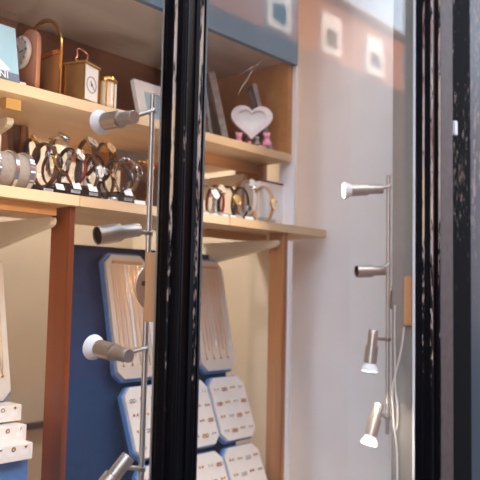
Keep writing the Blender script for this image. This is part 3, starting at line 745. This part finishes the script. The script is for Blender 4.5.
# things behind the watches
pz = at(17, 160, 1.62)
zz0, zz1 = Z_MID+.0005, at(17, 118, 1.62).z
xs = lambda p, z: xat(p, 1.62, z)
prof = []
for k in range(9):
    u = k/8; prof.append((u, 6+2*u+3*math.sin(u*PI)*0-0, 27-1.5*u))
left = [(xat(9+2.5*math.sin(k/8*PI)*1.0-1*(k/8), 1.62, zz0+(zz1-zz0)*k/8), (zz1-zz0)*k/8) for k in range(9)]
right = [(xat(28-3*(k/8)+1.0*math.sin(k/8*PI), 1.62, zz0+(zz1-zz0)*k/8), (zz1-zz0)*k/8) for k in range(9)]
xc0 = left[0][0]
tag(MB().prism([(a-xc0, b) for a, b in left]+[(a-xc0, b) for a, b in right[::-1]], -.012, .012, Matrix(((1, 0, 0, 0), (0, 0, -1, 0), (0, 1, 0, 0), (0, 0, 0, 1)))).build('display_bust', 'darkbrown', loc=(xc0, 1.62, zz0)), 'dark brown leather display panel against the cream wall above the grey roll', 'display panel')
cord('cable', [(41, 122), (44, 130), (48, 137), (54, 144), (58, 170), (60, 186)], [1.715, 1.71, 1.70, 1.66, 1.64, 1.64], .004, 'leather_black', 'dark cable curving down the cream wall behind the watches', 'cable')
q0 = at(124, 168, 1.60)
jb = thing('jewellery_box', 'dark open jewellery box with red lining behind the gold bracelet watch', 'box', (at(140, 168, 1.60).x, 1.60, Z_MID+.0005))
hz = at(140, 166, 1.60).z-Z_MID
MB().box(-.05, .075, -.03, .03, 0, hz-.002, bev=.002).build('body', 'darkbrown', jb)
MB().box(-.046, .071, -.026, .026, hz-.0018, hz+.004).build('lining', 'redlining', jb)
MB().box(-.05, .075, 0, .008, 0, .05, Matrix.Translation((0, .026, hz+.0045)) @ Matrix.Rotation(-.5, 4, 'X')).build('lid', 'pewter', jb)

# ------------------------------------------------------------------ upper shelf
zu = Z_UP+.0005
# pale blue card box with lettering
c = at(9, 52, YF+.035); 
xc1 = xat(14.5, YF+.035, zu+.02); wB = .16
hB = at(10, 27, YF+.05).z-zu
cd = thing('display_card', 'pale blue display card with white letters at the left end of the upper shelf', 'display card', (xc1-wB/2, YF+.012, zu))
lean = Matrix.Rotation(-.22, 4, 'X')
MB().box(-wB/2, wB/2, 0, .012, 0, hB, lean).build('card', 'paleblue', cd)
MB().box(-wB/2, wB/2, -.0012, 0, .0015, .0235, lean).build('lettered_band', 'greyband', cd)
lb = at(4, 75.5, YF+.025)
lettering('lettering', 'NI', .022, 'whiteink', cd, (xat(-1, YF+.028, zu+.011)-(xc1-wB/2), -.0048+.0006, .0125), (PI/2-.22, 0, 0))
sw = [(-wB/2+.02, .03), (-.01, .036), (.045, .024), (.06, .03), (.03, .055), (-.01, .085), (-.05, .10), (-wB/2+.02, .09)]
MB().prism(sw, .0002, .0011, lean @ Matrix(((1, 0, 0, 0), (0, 0, -1, 0), (0, 1, 0, 0), (0, 0, 0, 1)))).build('printed_swoosh', 'card', cd)
tag(MB().box(-.008, .008, -.0006, .0006, 0, .011, Matrix.Rotation(-.2, 4, 'X')).build('price_tag', 'card', loc=(xat(23, YF+.02, zu+.004), YF+.02, zu)), 'small white tag right of the pale blue card', 'price tag')
# clear acrylic case behind the card
hA = at(12, 17, YF+.12).z-zu; xA = xat(16, YF+.10, zu+.15)
ac = MB()
for (a, b, e, f) in ((-.12, .0, 0, .002), (-.12, .0, .058, .06)): ac.box(a, b, e, f, 0, hA)
ac.box(-.002, 0, .0022, .0578, 0, hA); ac.box(-.12, 0, 0, .06, hA+.0002, hA+.002)
tag(ac.build('acrylic_case', 'acrylic', loc=(xA, YF+.095, zu)), 'clear acrylic case standing behind the pale blue card', 'case')

# arched brass mantel clock facing left
mc_x = xat(36, YF+.095, zu+.05); mc = thing('mantel_clock', 'brass arch mantel clock with a round silver dial facing left', 'clock', (mc_x, YF+.097, zu))
def arch(w, h, n=18):
    r = w/2; return [(-r, 0)] + [(-r*math.cos(PI*k/n), h-r+r*math.sin(PI*k/n)) for k in range(n+1)] + [(r, 0)]
YZX = Matrix(((0, 0, 1, 0), (-1, 0, 0, 0), (0, 1, 0, 0), (0, 0, 0, 1)))    # local x -> -Y, y -> Z, z -> X
hM = at(40, 19, YF+.10).z-zu
wM = .165
MB().ringprism(arch(wM, hM), [(x*.93, y*.955) for x, y in arch(wM, hM)], .012, .0165, YZX).build('brass_hoop', 'gold', mc, smooth=True)
MB().prism([(-wM*.46, .0), (wM*.46, 0), (wM*.46, hM*.52), (-wM*.46, hM*.52)], .0125, .0145, YZX).build('back_plate', 'brassdark', mc)
MB().prism(arch(.080, hM*.84), -.018, -.007, YZX @ Matrix.Translation((-.010, 0, 0))).build('wooden_arch', 'pinkwood', mc)
MB().box(.0085, .0120, -wM*.45, wM*.45, hM*.50, hM*.55).build('brass_crossbar', 'gold', mc)
MB().box(-.026, .031, -wM/2, wM/2+.0, -.0, .008).build('plinth', 'brassdark', mc) if False else None
dm = Matrix.Translation((-.0225, .022, hM*.56)) @ frame((-1, 0, 0)).to_4x4()
dl = MB().lathe([(.0005, 0), (.037, 0), (.039, .003), (.039, .010), (.033, .013), (.031, .009), (.0005, .008)], dm, 36).build('dial_ring', 'whitemetal', mc, smooth=True)
MB().lathe([(.0003, .0085), (.030, .0085), (.030, .0095), (.0003, .0095)], dm, 30).build('dial', 'dialwhite', dl)
bd = MB()
for k in range(12): bd.lathe([(.0004, 0), (.0035, .001), (.0035, .003), (.0004, .005)], dm @ Matrix.Translation((.034*math.cos(k*PI/6), .034*math.sin(k*PI/6), .0115)), 8)
bd.build('hour_beads', 'silver', dl, smooth=True)
MB().box(-.0008, .0008, 0, .024, .0098, .0104, dm @ Matrix.Rotation(.6, 4, 'Z')).box(-.001, .001, 0, .016, .0098, .0104, dm @ Matrix.Rotation(-1.5, 4, 'Z')).build('hands', 'ink', dl)

# brass carriage clock with handle
cc = at(80, 90, YF+.05)
kc = thing('carriage_clock', 'square brass carriage clock with a carrying handle', 'clock', (xat(80.5, YF+.05, zu), YF+.05, zu), math.radians(20))
hC = at(80, 63.5, YF+.05).z-zu; s = .030
MB().box(-s, s, -s, s, 0, .008, bev=.001).build('base', 'gold', kc)
MB().box(-s+.003, s-.003, -s+.003, s-.003, .0082, hC-.0082).build('movement_case', 'brassdark', kc)
for a in (-1, 1):
    for b in (-1, 1): MB().box(a*s-.003 if a > 0 else -s, a*s if a > 0 else -s+.003, b*s-.003 if b > 0 else -s, b*s if b > 0 else -s+.003, .0082, hC-.0082).build('corner_post', 'gold', kc)
tp = MB().box(-s-.003, s+.003, -s-.003, s+.003, hC-.008, hC-.003, bev=.001).box(-s+.004, s-.004, -s+.004, s-.004, hC-.003, hC, bev=.001).build('top_plate', 'brassdark', kc)
dd = MB().box(-s+.0035, s-.0035, -s+.001, -s+.0029, .010, hC-.010).build('dial', 'dialwhite', kc)
rot = Matrix(((1, 0, 0, 0), (0, 0, -1, 0), (0, 1, 0, 0), (0, 0, 0, 1)))
mh = Matrix.Translation((0, -s+.0008, hC*.47)) @ rot
MB().ringprism([(.020*math.cos(k*PI/12), .020*math.sin(k*PI/12)) for k in range(24)], [(.0185*math.cos(k*PI/12), .0185*math.sin(k*PI/12)) for k in range(24)], 0, .0006, mh).build('chapter_ring', 'ink', dd)
MB().box(-.0009, .0009, 0, .017, .0007, .0012, mh @ Matrix.Rotation(-2.3, 4, 'Z')).box(-.0012, .0012, 0, .010, .0007, .0012, mh @ Matrix.Rotation(.5, 4, 'Z')).lathe([(.0004, .0006), (.003, .0006), (.003, .0016), (.0004, .0018)], mh, 12).build('hands', 'ink', dd)
hpts = [(-.022, 0, 0), (-.026, 0, .006), (-.020, 0, .014), (-.023, 0, .026), (-.018, 0, .032), (0, 0, .034), (.018, 0, .032), (.023, 0, .026), (.020, 0, .014), (.026, 0, .006), (.022, 0, 0)]
MB().tube([(x, y, z+hC+.0005) for x, y, z in hpts], .0024, 10).cyl((-.022, 0, hC), (-.022, 0, hC+.003), .005).cyl((.022, 0, hC), (.022, 0, hC+.003), .005).build('handle', 'rosegold', kc, smooth=True)
# small drum clock
sc_ = thing('small_clock', 'small rounded brass clock right of the carriage clock', 'clock', (xat(106.5, YF+.05, zu), YF+.05, zu), math.radians(18))
hS = at(106, 78, YF+.05).z-zu; rS = .0215
MB().lathe([(.0004, 0), (rS*1.1, 0), (rS*1.1, .006), (rS*.98, .008), (.0004, .008)], seg=32).build('base', 'gold', sc_, smooth=True)
MB().lathe([(.0004, .0083), (rS*.86, .0083), (rS*.86, hS-.0125), (.0004, hS-.0125)], seg=32).build('case', 'dialcream', sc_, smooth=True)
for k in range(6):
    a = k*PI/3+.5; MB().cyl((rS*.93*math.cos(a), rS*.93*math.sin(a), .0083), (rS*.93*math.cos(a), rS*.93*math.sin(a), hS-.0125), .0020, 10).build('pillar', 'gold', sc_, smooth=True)
MB().lathe([(.0004, hS-.012), (rS*1.12, hS-.012), (rS*1.16, hS-.009), (rS*1.1, hS-.005), (rS*.9, hS-.003), (rS*.85, hS), (.0004, hS)], seg=32).build('top_cap', 'gold', sc_, smooth=True)
dm = Matrix.Translation((0, -rS*.88, hS*.45)) @ rot
d2 = MB().box(-.0125, .0125, -rS*.90, -rS*.80, .010, hS-.014).build('dial', 'dialwhite', sc_)
MB().box(-.0007, .0007, 0, .010, .0006, .001, dm @ Matrix.Rotation(2.7, 4, 'Z')).lathe([(.0003, .0006), (.0024, .0006), (.0024, .0013), (.0003, .0015)], dm, 10).build('hands', 'ink', d2)

# photo frames
def photo_frame(name, label, pos, w, h, border, depth, lean, rz, m, pic, mat=None, stand=True):
    t = thing(name, label, 'picture frame', pos, rz)
    R = Matrix.Rotation(-lean, 4, 'X')
    rot_ = R @ Matrix(((1, 0, 0, 0), (0, 0, -1, 0), (0, 1, 0, 0), (0, 0, 0, 1)))
    o = [(-w/2, 0), (w/2, 0), (w/2, h), (-w/2, h)]; i = [(-w/2+border, border), (w/2-border, border), (w/2-border, h-border), (-w/2+border, h-border)]
    MB().ringprism(o, i, -depth, 0, rot_).build('frame', m, t)
    MB().prism([(x*.99, y) for x, y in i], -depth*.8, -depth*.45, rot_).build('picture', pic, t)
    if mat:
        MB().ringprism([(x*.985, y) for x, y in i], [(x*.55, (y-h/2)*.55+h/2) for x, y in i], -depth*.44, -depth*.3, rot_).build('mount', mat, t)
    if stand:
        zt = h*.62*math.cos(lean); yt = h*.62*math.sin(lean)+depth*math.cos(lean)
        MB().prism([(yt, zt), (yt+.003, zt), (h*.34+depth+.02, 0), (h*.34+depth+.014, 0)], -w*.18, w*.18, Matrix(((0, 0, 1, 0), (1, 0, 0, 0), (0, 1, 0, 0), (0, 0, 0, 1)))).build('stand', 'leather_black', t)
    return t
yfm = YF+.09
xf0 = xat(142, yfm, zu); hF = .145
photo_frame('photo_frame', 'wide white picture frame with a pale blue picture left of the black bar', (xf0+.075, yfm, zu), .15, hF, .030, .014, .30, .0, 'card', 'paleblue', None)
yq = YF+.07
photo_frame('photo_frame', 'slim silver edged frame just right of the black bar', (xat(213, YF+.03, zu)-.043, YF+.03, zu),   .085, .155, .012, .010, .20, 0, 'silver', 'darkbrown', None, False)
photo_frame('photo_frame', 'mottled pewter frame leaning left of the heart frame', (xat(227, YF+.12, zu), YF+.13, zu), .11, .235, .022, .020, .24, math.radians(62), 'patina', 'pewter')
photo_frame('photo_frame', 'grey pewter frame leaning behind the right side of the heart frame', (xat(272, YF+.05, zu), YF+.055, zu), .06, .225, .012, .014, .28, math.radians(58), 'pewter', 'greyresin')
bk = at(217, 124, YF+.15)
tag(wbox('ring_box', 'navy', xat(211, YF+.24, zu), xat(220, YF+.24, zu), YF+.22, YF+.28, zu, at(217, 108, YF+.15).z, bev=.003), 'small dark box between the two frames right of the black bar', 'box')

# heart frame with two small pink bears at its foot
hx = xat(251, YF+.055, zu); ht = thing('heart_frame', 'pale lilac heart photo frame with pink bears at its foot', 'picture frame', (hx, YF+.055, zu), math.radians(-42))
def heart(sc, n=48):
    P = []
    for k in range(n):
        a = 2*PI*k/n; x = 16*math.sin(a)**3; y = 13*math.cos(a)-5*math.cos(2*a)-2*math.cos(3*a)-math.cos(4*a)
        x = .8*x+.2*14*math.sin(a); y = .72*y+.28*(12.5*math.cos(a)-2)
        P.append((x*1.05*sc, y*sc))
    return P
dH = (Vector((hx, YF+.055, zu))-CAM).dot(fw)
sH = 41*dH/F/32
zH = at(250.5, 119, YF+.055).z-zu
rH = Matrix.Translation((0, 0, zH)) @ rot
hb_ = MB(); hb_.ringprism([(x*1.0, y*1.0*.98) for x, y in heart(sH)], [(x, y*.98) for x, y in heart(sH*.66)], -.006, .010, rH)
bmesh.ops.bevel(hb_.bm, geom=[e for e in hb_.bm.edges if abs(e.calc_face_angle(0)) > 1.2], offset=.0035, segments=2, affect='EDGES')
fr = hb_.build('frame', 'lilac', ht, smooth=True)
MB().prism([(x, y*.98) for x, y in heart(sH*.68)], -.005, .001, rH).build('picture', 'card', ht)
MB().box(-.046, .046, -.014, .012, 0, .012, bev=.003).build('base', 'lilac', ht)
def bear(x, m, s):
    b = MB()
    b.lathe([(.0004, -1.1), (.75, -.8), (.95, -.1), (.75, .6), (.0004, .95)], Matrix.Translation((x, -.014, .009+s*1.05)) @ Matrix.Scale(s, 4), 14)
    b.lathe([(.0004, -.8), (.6, -.6), (.85, 0), (.6, .6), (.0004, .8)], Matrix.Translation((x, -.016, .009+s*2.5)) @ Matrix.Scale(s, 4), 14)
    for q in (-1, 1):
        b.lathe([(.0004, -.3), (.32, -.1), (.32, .1), (.0004, .3)], Matrix.Translation((x+q*s*.62, -.015, .009+s*3.15)) @ Matrix.Scale(s, 4) @ Matrix.Rotation(PI/2, 4, 'X'), 10)
        b.lathe([(.0004, -.55), (.3, -.35), (.34, .3), (.0004, .55)], Matrix.Translation((x+q*s*.75, -.024, .009+s*.45)) @ Matrix.Scale(s, 4) @ Matrix.Rotation(PI/2, 4, 'X'), 10)
    return b.build('bear_figure', m, ht, smooth=True)
bear(-.040, 'pink', .0115); bear(.046, 'pink', .0125); bear(.016, 'greyresin', .0085)
MB().lathe([(.0004, -.006), (.006, -.003), (.006, .003), (.0004, .006)], Matrix.Translation((-.008, -.022, .016)), 12).build('ball', 'pink', ht, smooth=True)

# cobweb strands in front of the upper shelf
cw = MB()
base = at(243, 100, YG+.0075)
for pts in ([(262, 60), (252, 72), (243, 84), (238, 95)], [(258, 64), (247, 70), (238, 76)], [(252, 66), (249, 78), (240, 90)]):
    cw.tube([at(a, b, YG+.0075)-base for a, b in pts], .00013, 5)
tag(cw.build('cobweb', 'thread', loc=base), 'thin cobweb strands on the glass above the heart frame', 'cobweb', kind='stuff')

# small white latch on the far board
cl = at(453, 128, YG-.002)
tag(MB().box(-.008, .008, -.010, 0, -.02, .02, bev=.002).build('latch_plate', 'white_paint', loc=(cl.x+.004, YG-.0005, cl.z)), 'small white plate on the dark frame at the right edge', 'plate')

# added fill lamps, unseen, modelled as recessed downlights in the window ceiling
for k, (x, lab) in enumerate([(.35, 'added round fill light out of view at the left of the window'), (1.0, 'added round fill light out of view over the black bar'), (1.66, 'added round fill light out of view over the right pane')]):
    t = thing('fill_light', lab, 'fill light', (x, 1.13, Z_CEIL-.0105))
    MB().lathe([(.045, .0), (.055, .002), (.055, .010), (.045, .010)], seg=28).build('trim_ring', 'white_paint', t, smooth=True) if False else MB().ringprism([(.055*math.cos(i*PI/14), .055*math.sin(i*PI/14)) for i in range(28)], [(.044*math.cos(i*PI/14), .044*math.sin(i*PI/14)) for i in range(28)], 0, .010).build('trim_ring', 'white_paint', t)
    MB().lathe([(.0004, .005), (.043, .005), (.043, .008), (.0004, .008)], seg=24).build('diffuser', emit('window_fill_glow_%d' % k, (1, .95, .88, 1), 8), t)
    li = bpy.data.lights.new('window_fill', 'SPOT'); li.energy = 6; li.color = (1, .95, .88); li.spot_size = math.radians(140); li.spot_blend = .8; li.shadow_soft_size = .04
    lo = bpy.data.objects.new('window_fill', li); COL.objects.link(lo); lo.parent = t; lo.location = (0, 0, -.01)

for k, (x, lab) in enumerate([(.45, 'added round fill light out of view behind the left shelves'), (1.40, 'added round fill light out of view behind the right shelves')]):  # unseen lamps added behind the shelves to brighten the back wall
    t = thing('fill_light', lab, 'fill light', (x, 2.06, Z_CEIL-.0405))
    MB().lathe([(.0004, .04), (.13, .04), (.13, .03), (.11, .0), (.0004, .0)], seg=32).build('shade', 'bulb', t, smooth=True)
    MB().lathe([(.0004, -.003), (.10, -.003), (.10, -.0005), (.0004, -.0005)], seg=32).build('diffuser', emit('shop_fill_glow_%d' % k, (1, .90, .76, 1), 6), t)
    li = bpy.data.lights.new('shop_fill', 'AREA'); li.shape = 'DISK'; li.size = .2; li.energy = 14; li.color = (1, .93, .82)
    lo = bpy.data.objects.new('shop_fill', li); COL.objects.link(lo); lo.parent = t; lo.location = (0, 0, -.006)
# ------------------------------------------------------------------ light
w = bpy.data.worlds.new('sky'); SC.world = w; w.use_nodes = True
N = w.node_tree.nodes; L = w.node_tree.links; bg = N['Background']
tc = N.new('ShaderNodeTexCoord'); no = N.new('ShaderNodeTexNoise'); no.inputs['Scale'].default_value = 2.0; no.inputs['Detail'].default_value = 5
L.new(tc.outputs['Generated'], no.inputs['Vector'])
rp = N.new('ShaderNodeValToRGB'); rp.color_ramp.elements[0].color = (.50, .69, .95, 1); rp.color_ramp.elements[1].color = (.84, .92, 1, 1)
rp.color_ramp.elements[0].position = .35; rp.color_ramp.elements[1].position = .7
L.new(no.outputs['Fac'], rp.inputs['Fac']); L.new(rp.outputs['Color'], bg.inputs['Color'])
bg.inputs['Strength'].default_value = 5.5
sl = bpy.data.lights.new('sun', 'SUN'); sl.energy = 20; sl.color = (1, .66, .40); sl.angle = math.radians(.6)
so = bpy.data.objects.new('sun', sl); COL.objects.link(so)
so.rotation_euler = Vector((-.12, -.97, -.20)).to_track_quat('-Z', 'Y').to_euler()

# ------------------------------------------------------------------ camera object and view
cam = bpy.data.cameras.new('camera'); co = bpy.data.objects.new('camera', cam); COL.objects.link(co)
cam.sensor_width = 36; cam.lens = 36*F/480; cam.clip_start = .02; cam.clip_end = 200
Rm = Matrix((rt, up, -fw)).transposed().to_4x4(); co.matrix_world = Matrix.Translation(CAM) @ Rm
cam.dof.use_dof = True; cam.dof.focus_distance = 1.40; cam.dof.aperture_fstop = 4.2
SC.camera = co
vs = SC.view_settings; vs.view_transform = 'Standard'; vs.look = 'None'; vs.gamma = 1; vs.use_curve_mapping = False; vs.exposure = -.02
